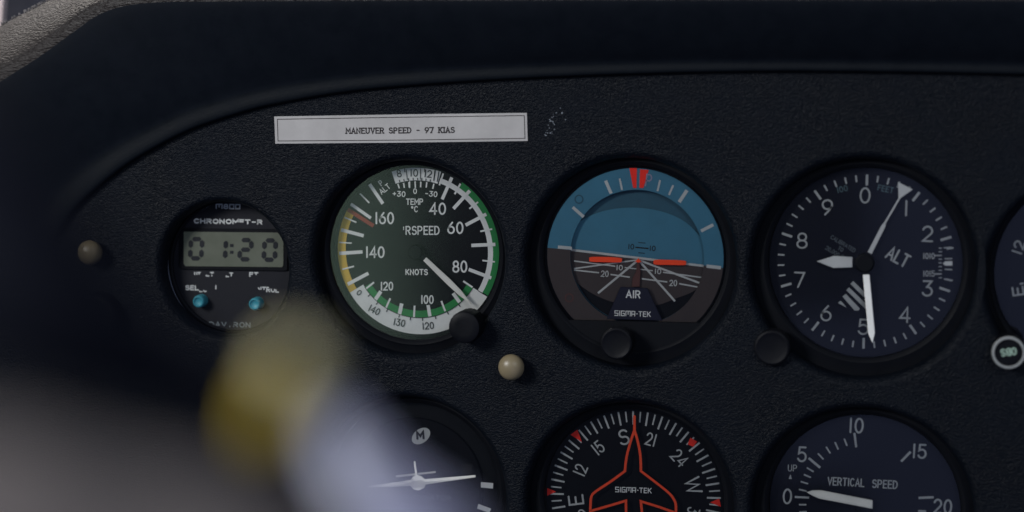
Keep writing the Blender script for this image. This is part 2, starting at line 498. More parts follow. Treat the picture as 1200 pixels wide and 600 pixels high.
for s_, x, y, h, w in (('160', 450.5, 255.6, 14.5, 23), ('140', 439.5, 295.5, 14, 23), ('80', 538.9, 312.4, 14.5, 18), ('60', 533.7, 267, 14.5, 19.5), ('40', 513, 244.6, 14.5, 20)):
    text(b, s_, x, y, h, w, 0, 2.0)
for s_, x, y in (('120', 453.3, 335.3), ('100', 500.7, 351)): text(b, s_, x, y, 10.5, 15.5, 0, 1.6)
b.obj('numerals', M['white'], root, fd)
b = Marks(YF-.00025)
text(b, 'RSPEED', 495.2, 270, 10.6, 40, 0, 1.5); line(b, 473, 265.5, 473, 269.5, 1.0); text(b, 'KNOTS', 488.3, 318.8, 7.2, 26.5, 0, 1.3)  # leading letters left out to stand for the glass reflection over them
text(b, 'TEMP', 486, 236.4, 7.6, 20.5, 0, 1.2); text(b, 'oC', 485.8, 245, 7.4, 8.5, 0, 1.1)
text(b, '+30', 467.6, 227.2, 6.8, 15.5, 3, 1.1); text(b, '0', 486.4, 224, 6.6, 4.8, 0, 1.1); text(b, '-30', 505.3, 227.2, 6.8, 15, 5, 1.1)
text(b, 'P', 446.4, 214.4, 7, 4.2, -38, 1.0); text(b, 'ALT', 450.8, 221.4, 7, 14, -38, 1.0)
b.obj('lettering', M['white'], root, fd)
b = Marks(YF-.00040)
text(b, '8', 467.6, 203.3, 9, 5.6, -12, 1.1); text(b, '10', 485.2, 202.6, 9, 9.5, 0, 1.1); text(b, '12', 501.6, 203.6, 9, 9, 6, 1.1)
b.obj('altitude_numerals', M['black'], root, fd); b = Marks(YF-.00040)
text(b, '140', 438.7, 363.3, 8.6, 14, 27, 1.1); text(b, '130', 468, 378, 8.6, 14, 11, 1.1); text(b, '120', 501.6, 381.7, 8.6, 14, -4, 1.1); text(b, '0', 420.9, 343, 7, 5, 40, 1.0)
for a in (-14.5, -10.8, -7, -3.2, .4, 3.8, 7.2, 10.8): ptick(b, c, a, .852*R, .880*R, .0004)
for a in (-9, 5.5, 13): ptick(b, c, a, .955*R, .998*R, .00035)
lines(b, [(475.9, 198.5, 477.4, 211, .9), (492.8, 197.5, 492.6, 210.5, .9), (509.8, 199.5, 508.2, 212, 1.3), (514.2, 201, 512.2, 213, 1.0)])
b.obj('true_speed_numerals', M['black'], root, fd); b = Marks(YF-.00040)
for a in (228, 218.5, 208, 193.5+3, 186.5, 176, 164.5, 153, 141): ptick(b, c, a, .80*R, .838*R, .0004)
arc(b, c, .797*R, .804*R, 122, 236, 44)
for x1, y1, x2, y2 in ((560.8, 341, 567, 345), (563.5, 342.2, 566, 344.3)): line(b, x1, y1, x2, y2, .8)
b.obj('true_speed_ticks', M['black'], root, fd)
lathe_obj('hub', [(0, YF-.0042), (.0026, YF-.0042), (.0030, YF-.0038), (.0030, YF)], M['bezel'], Vector((c.x, 0, c.z)), root, n=40)
prism('pointer', [(496.2, 305.2), (499.8, 301.3), (528.0, 327.2), (541.0, 340.6), (553.2, 356.2), (551.0, 355.9), (537.0, 345.0), (523.0, 332.0)], YF-.003, .0006, M['cream'], root)
prism('pointer_tail', [(489.5, 299.5), (494.5, 294.6), (500.5, 301.5), (496.6, 305.4)], YF-.003, .0005, M['bezel'], root)
knob(543.5, 384, 18.8, .007, .016, M['knobm'], root, ribs=18)

# ================================================================== ATTITUDE INDICATOR
YF = .0120
root, fd, c, R = instrument('attitude_indicator', 745, 300.5, 103.5, YF, .0404,
    'artificial horizon dial, blue above and brown below, with orange wing bars', 'attitude gauge', M['bezel'], glass_r=.0356)
def chord_ring(y, a0, a1, mat, name, r0, r1):
    b = Marks(y); arc(b, c, r0, r1, a0, a1, 70); return b.obj(name, mat, root, fd)
rin = 78.5*SC(748, 300, YF)
ci = U(747.5, 300.5, YF)
def ring_between(y, a0, a1):
    """bank ring between the inner window circle (slightly off centre) and the dial edge"""
    b = Marks(y); n = 60; o = []; i_ = []
    for k in range(n+1):
        a = math.radians(a0+(a1-a0)*k/n)
        o.append((c.x+R*math.sin(a), c.z+R*math.cos(a))); i_.append((ci.x+rin*math.sin(a), ci.z+rin*math.cos(a)))
    b.add(o+i_, [(j, j+1, n+1+j+1, n+1+j) for j in range(n)])
    return b
YR = YF-.0030                                 # the ring stands proud of the drum
ring_between(YR, -85.2, 95.5).obj('bank_ring_sky', M['sky'], root, fd)
ring_between(YR, 95.5, 274.8).obj('bank_ring_ground', M['earth'], root, fd)
# ring wall (a short tube down to the backing)
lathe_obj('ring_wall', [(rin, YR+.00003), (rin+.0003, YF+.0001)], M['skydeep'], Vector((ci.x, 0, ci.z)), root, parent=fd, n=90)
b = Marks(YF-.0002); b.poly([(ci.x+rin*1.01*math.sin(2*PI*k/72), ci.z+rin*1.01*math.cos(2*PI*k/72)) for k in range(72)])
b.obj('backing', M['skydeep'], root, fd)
# drum: curved plate, its upper edge an arc, lower edge an arc
YD = YF-.0009
def cres(pts, m=1):
    out = []
    for i in range(len(pts)-1):
        p0 = pts[max(0, i-1)]; p1 = pts[i]; p2 = pts[i+1]; p3 = pts[min(len(pts)-1, i+2)]
        for k in range(6):
            t = k/6
            out.append(tuple(.5*((2*p1[j])+(-p0[j]+p2[j])*t+(2*p0[j]-5*p1[j]+4*p2[j]-p3[j])*t*t+(-p0[j]+3*p1[j]-3*p2[j]+p3[j])*t**3) for j in range(len(p1))))
    return out+[pts[-1]]
top = cres([(660, 272), (682, 258), (700, 249.5), (722, 244.5), (745, 243.4), (768, 246.2), (790, 253), (808, 264), (826, 283), (834, 292)])
b = Marks(YD); poly(b, top+[(838, 313.6), (660, 291.8)]); b.obj('drum_sky', M['sky'], root, fd)
low = cres([(660, 318), (682, 336), (700, 347), (722, 355), (748, 359), (772, 357), (794, 349), (815, 340), (838, 322)])
b = Marks(YD-.00003); poly(b, [(838, 313.6), (660, 291.8)][::-1]+low[::-1]); b.obj('drum_ground', M['earth'], root, fd)
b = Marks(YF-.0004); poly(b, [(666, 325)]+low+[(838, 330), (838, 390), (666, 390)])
b.poly  # lower black cavity plate
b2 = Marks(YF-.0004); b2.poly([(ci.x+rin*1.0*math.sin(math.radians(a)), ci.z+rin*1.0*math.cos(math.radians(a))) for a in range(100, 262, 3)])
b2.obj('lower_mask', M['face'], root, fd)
b = Marks(YD-.00012)
line(b, 668, 292.6, 831, 312.4, 2.6)
lines(b, [(748, 304.5, 700.8, 343.6, 2.4), (748, 304.5, 672.6, 314.8, 1.6), (748, 304.5, 791, 353, 2.4), (748, 304.5, 822.8, 332.8, 2.2),
          (672.6, 305.8, 721, 312, 1.5), (732, 313.5, 765, 317.2, 1.2), (777, 319, 825.7, 325.6, 1.5),
          (672.6, 316.4, 702, 319.6, 1.6), (715.5, 321.6, 738, 324.8, 1.6), (752, 326.6, 782, 330.4, 1.6), (796, 332.4, 821, 337, 1.6)])
for s_, x, y, h in (('10', 726, 313.6, 6.5), ('10', 771, 318, 6.5), ('20', 708.8, 320.8, 7.5), ('20', 789, 331.6, 7.5)): text(b, s_, x, y, h, h*1.25, 3, 1.1)
b.obj('ground_lines', M['grey'], root, fd)
b = Marks(YD-.00012)
text(b, '10', 739.6, 289, 6.5, 7.5, 3, 1.0); text(b, '10', 764.7, 291, 6.5, 7.5, 3, 1.0)
lines(b, [(744.5, 289.8, 760, 291.2, 1.5), (748, 284.2, 756.5, 284.9, .9), (748, 296.2, 755.5, 296.8, .9)])
b.obj('pitch_lines', M['black'], root, fd)
b = Marks(YR-.0001)
lines(b, [(380,118,415,200,20),(470,105,485,178,12),(728,115,712,185,12),(812,148,785,210,12),(900,180,850,255,22),(1068,400,990,440,20),(170,288,240,350,20),(75,542,165,550,20)], 640, 190, 5.4524)
lines(b, [(835,97,910,106,17)], 640, 290, 4.443)
b.obj('bank_marks', M['grey'], root, fd)
b = Marks(YR-.00012)
for q in ([(532,38),(580,38),(577,165),(556,165)], [(600,45),(655,50),(622,165),(596,165)]): b = Marks(YR-.00012); poly(b, [(640+x/5.4524, 190+y/5.4524) for x, y in q]); b.obj('bank_index', M['red'], root, fd)
b = Marks(YR-.00014); text(b, 'P', 760.5, 211.5, 15, 8, 8, 1.6); b.obj('p_reflection', M['lav'], root, fd)  # P-shaped reflection painted in as a grey mark
b = Marks(YR-.00012)
for x, y in ((678.5, 233.5), (667, 349)):
    b = Marks(YR-.00012); p = U(x, y, b.y); arc(b, p, .0013, .0018, 0, 359.9, 24); b.obj('screw_recess', M['skydeep'] if y < 300 else M['mount'], root, fd)
prism('mast', [(727.5, 336), (759, 337.5), (776.5, 375.5), (711, 373.5)], YR+.0006, .0008, M['mast'], root)
b = Marks(YR-.00035); text(b, 'AIR', 742.2, 344.8, 9.5, 17.5, 2, 1.5); b.obj('lettering', M['white'], root, fd)
b = Marks(YR-.00035); text(b, 'SIGMA-TEK', 741.5, 367.6, 6.4, 43, 2, .95, sq=True); b.obj('word_mark', M['white'], root, fd)
prism('wing_bar', cres([(691, 303.8), (692.5, 301.2), (710, 301.0), (727, 302.2), (729, 304.6), (727, 307.2), (710, 307.0), (692.5, 306.4), (691, 303.8)])[:-1], YR+.0012, .0006, M['orange'], root, bev=0)
prism('wing_bar', cres([(766, 307), (768, 304.4), (785, 304.4), (802, 305.4), (804, 308), (802, 310.4), (785, 310.2), (768, 309.8), (766, 307)])[:-1], YR+.0012, .0006, M['orange'], root, bev=0)
prism('centre_dot', [(744.5, 306.2), (748.3, 302.4), (752, 306.8), (748, 307.6)], YR+.0012, .0006, M['orange'], root, bev=0)
prism('aircraft_mount', [(746.6, 308), (749.8, 308), (750.8, 318), (750.0, 336), (740.5, 336), (741.5, 326), (745.6, 318)], YR+.0014, .0005, M['mount'], root)
prism('lower_bezel', [(655, 374)]+[(840, 378), (832, 392), (800, 412), (760, 420), (720, 420), (690, 410), (668, 396)], YR+.0004, .0022, M['bezel'], root)
knob(722, 403, 19, .007, .010, M['knobm'], root, dish=True)

# ================================================================== ALTIMETER
YF = .0120
root, fd, c, R = instrument('altimeter', 1014, 307, 102.5, YF, .0412,
    'dark altimeter dial numbered zero to nine with three cream pointers', 'altimeter', M['navy'], glass_r=.0361)
b = Marks(YF-.0002)
for k in range(50):
    if k % 5 == 0: ptick(b, c, k*7.2, .872*R, .995*R, .0009)
    elif not (12 <= k <= 13): ptick(b, c, k*7.2, .915*R, .99*R, .0006)
b.obj('tick_marks', M['grey'], root, fd)
b = Marks(YF-.0002)
for s_, x, y in (('0',1013.8,229),('1',1062,244),('2',1087,274),('3',1087,338),('4',1060.5,369),('5',1012,383),('6',968,367),('7',937,328),('8',940,282),('9',969.5,243)):
    text(b, s_, x, y, 19, 2.2 if s_ == '1' else 13.4, 2, 2.0)
b.obj('numerals', M['grey'], root, fd)
b = Marks(YF-.0002)
text(b, '100', 987, 221.5, 7.2, 13, -13, 1.0); text(b, 'FEET', 1038, 221.5, 7.2, 19, 12, 1.0)
b.obj('small_lettering', M['dimteal'], root, fd)
b = Marks(YF-.0002); text(b, 'ALT', 1052.6, 301, 16.5, 28, 28, 2.2); b.obj('lettering', M['grey'], root, fd)
b = Marks(YF-.0002)
text(b, 'CALIBRATED', 988, 285.6, 5, 33, 31, .75); text(b, 'TO', 985.2, 291.8, 5, 6.5, 31, .75); text(b, '20,000 FEET', 982, 298.2, 5, 33, 31, .75)
b.obj('fine_print', M['dimgrey'], root, fd)
b = Marks(YF-.00015)
text(b, '1010', 1088.6, 300, 7.2, 14, 0, 1.0); text(b, '1015', 1088.6, 320.6, 7.2, 14, 0, 1.0)
lines(b, [(1095.5,299.4,1103.5,299.4,1.3),(1095.5,321,1103.5,321,1.5)] + [(1100,y,1103.8,y,1.1) for y in (290.8, 295, 303.8, 308, 312.4, 316.8, 325.5)])
lines(b, [(1106,290.5,1115,289.7,1.3), (1107,303.2,1116,303,1.3), (1107, 315.5, 1116, 316, 1.3), (1106, 326.8, 1114, 328.8, 1.3)])
b.obj('pressure_scale', M['grey'], root, fd)
b = Marks(YF-.00025); poly(b, [(1105, 308.8), (1107.5, 306.2), (1116, 306.0), (1116, 311.2), (1107.5, 311.2)]); b.obj('pressure_index', M['white'], root, fd)
b = Marks(YF-.0002)
lines(b, [(998.2, 331, 1014, 346.5, 4.6), (993.4, 338.4, 1016, 360.5, 4.6)])
poly(b, [(987.3, 347.6), (991.2, 344.4), (1007.6, 361.5), (1006, 364), (1001.5, 363.8)]); poly(b, [(982, 355), (985.2, 352.4), (992.2, 360.4)])
b.obj('striped_flag', M['grey'], root, fd)
lathe_obj('hub', [(0, YF-.0048), (.0030, YF-.0048), (.0036, YF-.0043), (.0036, YF)], M['bezel'], Vector((c.x, 0, c.z)), root, n=40)
prism('thousands_pointer', [(957, 306.2), (977, 299.8), (999, 301.2), (999, 313.2), (977, 314)], YF-.0022, .0005, M['white'], root)
prism('pointer_arm', [(998.5, 302.5), (1013, 302.5), (1013, 312.5), (998.5, 312.5)], YF-.0021, .0005, M['bezel'], root)
prism('ten_thousands_pointer', [(1052.3, 213.2), (1069.8, 222), (1055.2, 232.2), (1038.2, 261.5), (1037.6, 265.5), (1021.5, 297.8), (1016.8, 295.2), (1033.2, 263.6), (1036, 260.8), (1053, 232)], YF-.0014, .0005, M['white'], root, bev=.0001)
prism('hundreds_pointer', [(1011.2, 321.8), (1019, 321.6), (1025.4, 390), (1022.6, 402), (1017.6, 391)], YF-.0034, .0006, M['white'], root)
knob(904.5, 408, 21, .007, .010, M['knobm'], root, dish=True)

# ================================================================== HEADING INDICATOR
YF = .0120
root, fd, c, R = instrument('heading_indicator', 744, 581, 99, YF, .0404,
    'compass dial with an orange aircraft outline pointing just right of S', 'heading gauge', M['face'], glass_r=.0356)
b = Marks(YF-.0002)
for k in range(72):
    a = -1.6+5*k
    if k % 2 == 0: ptick(b, c, a, .84*R, 1.0*R, .00072)
    else: ptick(b, c, a, .87*R, .995*R, .00056)
b.obj('tick_marks', M['grey'], root, fd)
def ctext(b, s, ang, rr, h, w, st):
    """letters standing on the compass rose, feet to the centre"""
    a = math.radians(ang); p = (c.x+rr*R*math.sin(a), c.z+rr*R*math.cos(a))
    # back to photo measure
    v = Vector((p[0], b.y, p[1]))-CAM; d = v.dot(fwd)
    px, py = 600+F*v.dot(right)/d, 300-F*v.dot(up)/d
    text(b, s, px, py, h, w, ang, st)
b = Marks(YF-.0002)
for s_, dg in (('S',180),('21',210),('24',240),('W',270),('30',300),('33',330),('N',0),('3',30),('6',60),('E',90),('12',120),('15',150)):
    ang = (dg-180) - 1.6 - (6.5 if s_ == 'S' else (0))
    ang = {'S': -11, '21': 15.3, '24': 47.5, 'W': 77, '30': 105, 'E': -97, '12': -67, '15': -38.5}.get(s_, ang+8)
    ctext(b, s_, ang, .70, 18.5 if s_ in 'SWEN' else 15.5, {'S': 12.5, 'W': 19.5, 'E': 12, 'N': 13, '12': 12.5, '15': 12.5, '21': 13, '24': 19}.get(s_, 16), 2.2 if s_ in 'SWEN' else 1.7)
b.obj('numerals', M['grey'], root, fd)
b = Marks(YF-.0004)
for q in ([(178,182),(215,155),(240,222)], [(52,470),(52,512),(100,490)]): b = Marks(YF-.0004); poly(b, [(630+x/4.615, 470+y/4.615) for x, y in q]); b.obj('quarter_mark', M['red'], root, fd)
for q in ([(318,198),(355,218),(335,248),(304,234)], [(475,527),(484,572),(425,548)]): b = Marks(YF-.0004); poly(b, [(740+x/4.615, 470+y/4.615) for x, y in q]); b.obj('quarter_mark', M['red'], root, fd)
ps = cres([(743.2, 505), (739.5, 516), (735, 532), (733, 545), (732.4, 552)]) + cres([(732.4, 552), (716, 564), (698, 576), (693, 582), (692, 592), (691.8, 599)])[1:] + [(716, 592), (733.5, 586.8), (733.8, 612), (728, 640), (759, 641), (753.5, 613), (751, 587.5), (772, 594), (791.8, 601)] \
   + cres([(792, 601), (792, 592), (789.6, 585), (783, 577), (768, 565), (751, 552)])[1:] + cres([(751, 552), (751, 545), (750, 531), (747, 516), (743.8, 505)])[1:]
b = Marks(YF-.0030)
def rib(b, pts, w, closed=False): b.ribbon([P2(b, *p) for p in pts], w*SC(pts[0][0], pts[0][1], b.y), closed=closed)
rib(b, ps, 2.9, closed=False); rib(b, [(743.5, 488), (743.5, 508)], 3.0)
b.obj('aircraft_outline', M['outline'], root, fd)
b = Marks(YF-.0031); text(b, 'SIGMA-TEK', 742.4, 574.3, 6.4, 43, 2, .95, sq=True); b.obj('word_mark', M['white'], root, fd)

# ================================================================== VERTICAL SPEED INDICATOR
root, fd, c, R = instrument('vertical_speed_indicator', 1013, 592, 107, YF, .0412,
    'dark dial lettered VERTICAL SPEED with a cream pointer just above zero', 'climb gauge', M['navy'], glass_r=.0361)
b = Marks(YF-.0002)
lines(b, [(490,172,500,250,11),(435,203,450,242,8),(385,222,403,262,8),(337,247,360,283,8),(293,283,323,315,8),(243,308,305,360,13),(233,360,270,382,8),(217,397,255,413,8),(200,435,240,447,8),(190,477,232,487,8),(168,518,245,522,11),(190,560,230,560,8),(193,600,233,597,8)], 895, 470, 4.6125)
lines(b, [(660,303,702,260,10),(737,463,803,460,10),(735,520,770,522,8)], 880, 460, 3.75)
poly(b, [(924.2, 561), (926.4, 555.6), (928, 561.4)])
b.obj('tick_marks', M['grey'], root, fd)
b = Marks(YF-.00022)
text(b, '10', 1003.4, 498.6, 18.5, 18, 3, 2.1); text(b, '5', 940, 532.4, 18.5, 11.5, 3, 2.1); text(b, '0', 922.7, 581.7, 18.5, 11.5, 3, 2.1)
text(b, '15', 1077.5, 528.8, 17.5, 17.5, 3, 2.1); text(b, '20', 1104.8, 593.5, 17.5, 22.5, 3, 2.1)
b.obj('numerals', M['grey'], root, fd)
b = Marks(YF-.00022)
text(b, 'UP', 928.8, 548.5, 8, 11, 2, .9); text(b, 'VERTICAL', 991.5, 564.8, 10, 43.5, 3, 1.35); text(b, 'SPEED', 1037, 567.4, 10, 30, 3, 1.35)
b.obj('lettering', M['grey'], root, fd)
prism('pointer', [(945.2, 576.6), (952, 574.4), (962, 574.2), (1022.8, 586), (1022.6, 596), (960, 584), (953, 581)], YF-.0030, .0006, M['cream'], root)
lathe_obj('hub', [(0, YF-.0026), (.0030, YF-.0026), (.0036, YF-.0021), (.0036, YF)], M['bezel'], Vector((c.x, 0, c.z)), root, n=40)

# ================================================================== TURN COORDINATOR
root, fd, c, R = instrument('turn_coordinator', 488, 569, 100, YF, .0396,
    'turn coordinator dial with a small cream aircraft, partly behind the lilac blur', 'turn gauge', M['facegrey'], glass_r=.0350)
lathe_obj('inner_disc', [(0, YF-.0012), (.79*R, YF-.0012), (.80*R, YF-.0008), (.80*R, YF-.0001)], M['face'], Vector((c.x, 0, c.z)), root, parent=fd)
b = Marks(YF-.0014)
p = U(493.3, 511, b.y); s = SC(493, 511, b.y); a = math.radians(38)
b.poly([(p.x+s*(12.5*math.cos(t)*math.cos(a)-8*math.sin(t)*math.sin(a)), p.z+s*(12.5*math.cos(t)*math.sin(a)+8*math.sin(t)*math.cos(a))) for t in [2*PI*i/40 for i in range(40)]])
b.obj('maker_emblem', M['grey'], root, fd)
b = Marks(YF-.0016); text(b, 'M', 492.5, 510, 10.5, 10, -4, 2.8); b.obj('emblem_letter', M['black'], root, fd)
b = Marks(YF-.0016); text(b, 'TURN COORDINATOR', 480, 583, 6, 98, 1, .9); b.obj('lettering', M['dimgrey'], root, fd)
b = Marks(YF-.0016)
for q in ([(563.5,565),(578,566.2),(577.6,572.6),(563.5,571.2)], [(560.5,590.5),(575.5,596),(573.5,601),(559,596)], [(400,571),(414,570),(414,576),(400,577)]):
    b = Marks(YF-.0016); poly(b, q); b.obj('turn_mark', M['white'], root, fd)
b = Marks(YF-.0016); poly(b, [(541, 543.5), (553, 544), (553, 556), (541, 555.5)]); b.obj('flag_window', M['black'], root, fd)
pl = cres([(484, 541), (487, 540.5), (488, 556)])
prism('aircraft_symbol', [(432, 571.5), (432, 569.8), (481.5, 562.3), (483.5, 559), (487, 556.8), (485.2, 540.5), (486.8, 540.3), (489.5, 556.6), (494, 557.8), (498, 561.4), (557.2, 556.6), (557.5, 559), (499, 567.5), (497, 571.8), (491, 574.6), (485, 573.4), (481.5, 569.3)], YF-.0032, .0006, M['cream'], root, bev=0)
prism('tailplane', [(464, 557.2), (510.5, 552), (510.8, 554), (464.2, 559.4)], YF-.0026, .0005, M['cream'], root, bev=0)

# ================================================================== COURSE INDICATOR at the right edge
root, fd, c, R = instrument('course_indicator', 1284, 320, 108, YF, .0388,
    'navy course dial cut off by the right edge, showing a sideways 12 and E', 'course gauge', M['navy'], glass_r=.0365)
b = Marks(YF-.0002)
for k in range(72):
    if k % 2 == 0: ptick(b, c, 2+5*k, .90*R, .955*R, .0006)
    else: ptick(b, c, 2+5*k, .925*R, .955*R, .0005)
b.v and None
b = Marks(YF-.0002)
for k in range(24): 
    a = 5+15*k
    if k % 2: ptick(b, c, a, .76*R, .80*R, .0006)
b.obj('tick_marks', M['grey'], root, fd)
b = Marks(YF-.0002)
text(b, '12', 1193.5, 290, 13, 16, -72, 1.7); text(b, 'E', 1193, 341, 14, 11, -98, 1.9)
b.obj('numerals', M['grey'], root, fd)
kc = U(1182, 413, -.006); kc = Vector((kc.x, 0, kc.z)); s = SC(1182, 413, -.006)
kb = lathe_obj('knob', [(0, -.0060), (15*s, -.0060), (15.5*s, -.0065), (19*s, -.0060), (19.5*s, -.005), (19.5*s, .003), (0, .003)], M['knobm'], kc, root)
lathe_obj('pale_rim', [(15.6*s, -.0063), (16.2*s, -.0070), (18.4*s, -.0070), (19.2*s, -.0062)], M['ringgrey'], kc, root, parent=kb)
b = Marks(-.0062); text(b, 'OBS', 1182, 412.5, 9, 19, 172, 1.7); b.obj('knob_lettering', M['obsgreen'], root, kb)

# ================================================================== DIGITAL CLOCK
YF = .0120
c = U(274.0, 311.5, YF); R = 75*SC(272, 311, YF); hole = .0270
HOLES.append((c.x, c.z, hole, .0030))
M['clockface'] = paint('clock_black', (.007, .0075, .011), .6, .2)
root = root_at('digital_clock', Vector((c.x, YF+.008, c.z)), 'small round black digital clock reading 01:20 with two teal buttons', 'clock', 'round flight instruments in the panel')
lathe_obj('bezel', [(hole+.003, .0150), (hole-.0005, .0132), (hole-.0008, .0110), (R+.0006, .0103), (R, .0108), (R, YF+.0003)], M['bezel'], Vector((c.x, 0, c.z)), root)
fd = lathe_obj('front_plate', [(0, YF), (R-.00005, YF), (R-.00005, YF+.0015), (0, YF+.0015)], M['clockface'], Vector((c.x, 0, c.z)), root)
prism('screen_frame', [(211, 267.5), (329, 268.5), (337.5, 279), (337.5, 316.5), (334, 317.5), (214, 315.5), (210, 312)], YF-.0001, .0007, M['bezel'], root)
prism('screen', [(215.5, 271.5), (325.5, 272.5), (332.2, 281), (332.2, 311), (330.5, 313), (217.5, 311.8), (215.5, 309.5)], YF-.0009, .0002, M['lcd'], root, bev=0)
b = Marks(YF-.00125)
def seg7(x0, y0, w, h, segs, t=5.2, sl=.06):
    def q(x, y): return (x0+x*w+(1-y)*0+ (h*(1-y))*sl*0 + sl*h*(1-y), y0+y*h)
    g = .04
    S = {'a': ((0, 0), (1, 0)), 'b': ((1, 0), (1, .5)), 'c': ((1, .5), (1, 1)), 'd': ((0, 1), (1, 1)), 'e': ((0, .5), (0, 1)), 'f': ((0, 0), (0, .5)), 'g': ((0, .5), (1, .5))}
    for k in segs:
        (ax, ay), (bx, by) = S[k]
        A = Vector(q(ax, ay)); B = Vector(q(bx, by)); d = (B-A).normalized(); n = Vector((-d.y, d.x))
        A = A+d*.9; B = B-d*.9
        A2, B2 = A+d*t*.42, B-d*t*.42
        poly(b, [A, A2+n*t/2, B2+n*t/2, B, B2-n*t/2, A2-n*t/2])
seg7(222.6, 280.2, 13.0, 22.5, 'abcdef'); seg7(250.5, 281.0, 13.0, 22.5, 'bc'); seg7(280.5, 281.3, 13.0, 22.5, 'abged'); seg7(308.8, 281.8, 13.0, 22.5, 'abcdef')
for y in (287.6, 295.6): poly(b, [(269.6, y-1.7), (273.6, y-1.6), (273.4, y+1.8), (269.4, y+1.7)])
b.obj('digits', M['lcdink'], root, root.children[2] if False else fd)
b = Marks(YF-.00012)
text(b, 'M800', 267.3, 242, 6, 29, 1, 1.3, sq=True)
text(b, 'CHRONOMET-R', 267.5, 259.6, 6, 81, 1, 1.6, sq=False, clip=lambda u, v: not (.60 < u < .72 and v < .35))
b.obj('lettering', M['grey'], root, fd)
b = Marks(YF-.00012)
rr = random.Random(3)
text(b, 'UT', 231.5, 321.3, 5.5, 8, 1, 1.3, clip=lambda u, v: v > .4); text(b, 'LT', 246, 321.3, 5.5, 10, 1, 1.3, clip=lambda u, v: (v > .5 and u > .5) or v < .3)
text(b, 'LT', 269, 322, 5.5, 9, 1, 1.3, clip=lambda u, v: v < .3 if u < .5 else v > .1); text(b, 'ET', 297.5, 321.6, 5.5, 11, 1, 1.3, clip=lambda u, v: v > .35 or u < .1)
text(b, 'SEL', 225, 337.3, 6, 16, 1, 1.3); text(b, 'EC', 238, 339.4, 6, 9, 1, 1.2, clip=lambda u, v: v < .3); text(b, 'I', 253, 336.6, 5, 1.6, 0, 1.4)
text(b, 'CONTROL', 309, 339.2, 6.4, 36, 2, 1.35, clip=lambda u, v: u > .32 and (v > .4 if u < .58 else (v < .62 or u < .66)))
b.obj('worn_glare_lettering', M['grey'], root, fd)  # gaps in the strokes imitate glass glare as well as wear
b = Marks(YF-.00012); text(b, 'DAVTRON', 269.5, 380.5, 6.4, 49, 1, 1.3, clip=lambda u, v: not (.42 < u < .6 and v > .3) and not (v < .3 and u < .35))
b.obj('maker_lettering', M['dimgrey'], root, fd)
for x, y in ((232.4, 353.6), (298.2, 356.6)):
    cc = U(x, y, YF-.004); cc = Vector((cc.x, 0, cc.z)); s = SC(x, y, YF-.004)
    lathe_obj('button', [(0, YF-.0036), (4.0*s, YF-.0037), (5.4*s, YF-.0044), (6.6*s, YF-.0042), (7.4*s, YF-.0030), (7.6*s, YF)], M['teal'], cc, root, n=48, sharp=80)

# ================================================================== PANEL with openings
outer = cres([(-80, 520), (-62, 470), (-42, 420), (-12, 370), (26, 320), (65, 280), (85, 250), (112, 223), (150, 193), (185, 172), (225, 152), (275, 135), (325, 122), (400, 109), (480, 101), (600, 93), (750, 87), (900, 84), (1050, 85), (1230, 89), (1480, 97)])
edge = [U(x, y, 0) for x, y in outer]
bm = bmesh.new()
lip = .0046
def loop(pts):
    vs = [bm.verts.new(p) for p in pts]
    return [bm.edges.new((vs[i], vs[(i+1) % len(vs)])) for i in range(len(vs))]
E_ = loop(edge + [U(1500, 760, 0), U(1200, 760, 0), U(600, 760, 0), U(200, 760, 0), U(-20, 760, 0)])
NH = 96
for hx, hz, hr, lip in HOLES:
    E_ += loop([Vector((hx+(hr+lip)*math.cos(2*PI*i/NH), 0, hz+(hr+lip)*math.sin(2*PI*i/NH))) for i in range(NH)])
bmesh.ops.triangle_fill(bm, edges=E_, use_beauty=True, normal=Vector((0, -1, 0)))
# drop anything filled inside the openings
bad = [f for f in bm.faces if any((Vector((f.calc_center_median().x-hx, f.calc_center_median().z-hz)).length < hr+lip*.9 and all(abs(Vector((v.co.x-hx, v.co.z-hz)).length-(hr+lip)) < 1e-5 for v in f.verts)) for hx, hz, hr, lip in HOLES)]
bmesh.ops.delete(bm, geom=bad, context='FACES_ONLY')
for f in bm.faces:
    f.normal_update()
    if f.normal.y > 0: f.normal_flip()
nflat = len(bm.faces)
for hx, hz, hr, lip in HOLES:
    prof = [(hr+lip, 0), (hr+lip*.85, .00005), (hr+lip*.7, .0002), (hr+lip*.55, .00048), (hr+lip*.4, .0009), (hr+lip*.25, .0015), (hr+lip*.1, .0024), (hr, .0038), (hr-.0001, .0076)]
    vs, fs = lathe(prof, NH)
    bv = [bm.verts.new(v+Vector((hx, 0, hz))) for v in vs]
    for f in fs:
        ff = bm.faces.new([bv[i] for i in f]); ff.smooth = True
        ff.normal_update()
        cen = ff.calc_center_median(); inw = Vector((hx-cen.x, -.02, hz-cen.z))
        if ff.normal.dot(inw) < 0: ff.normal_flip()
me = bpy.data.meshes.new('instrument_panel'); bm.to_mesh(me); bm.free(); me.materials.append(M['panel'])
panel = bpy.data.objects.new('instrument_panel', me); col.objects.link(panel)
tag(panel, 'black leather-grain instrument panel with round openings for the dials', 'instrument panel')
vs, fs = [], []
rr = random.Random(11)
for i in range(26):
    t = rr.random(); x = 636+t*22+rr.uniform(-5, 5); y = 158-t*24+rr.uniform(-9, 9)
    p = U(x, y, -.0001); r = rr.uniform(.00010, .00034); k = len(vs)
    n = 7
    vs.append(p+Vector((0, -.00012, 0)))
    vs += [p+Vector((r*rr.uniform(.6, 1.3)*math.cos(2*PI*j/n), 0, r*rr.uniform(.6, 1.3)*math.sin(2*PI*j/n))) for j in range(n)]
    fs += [(k, k+1+j, k+1+(j+1) % n) for j in range(n)]
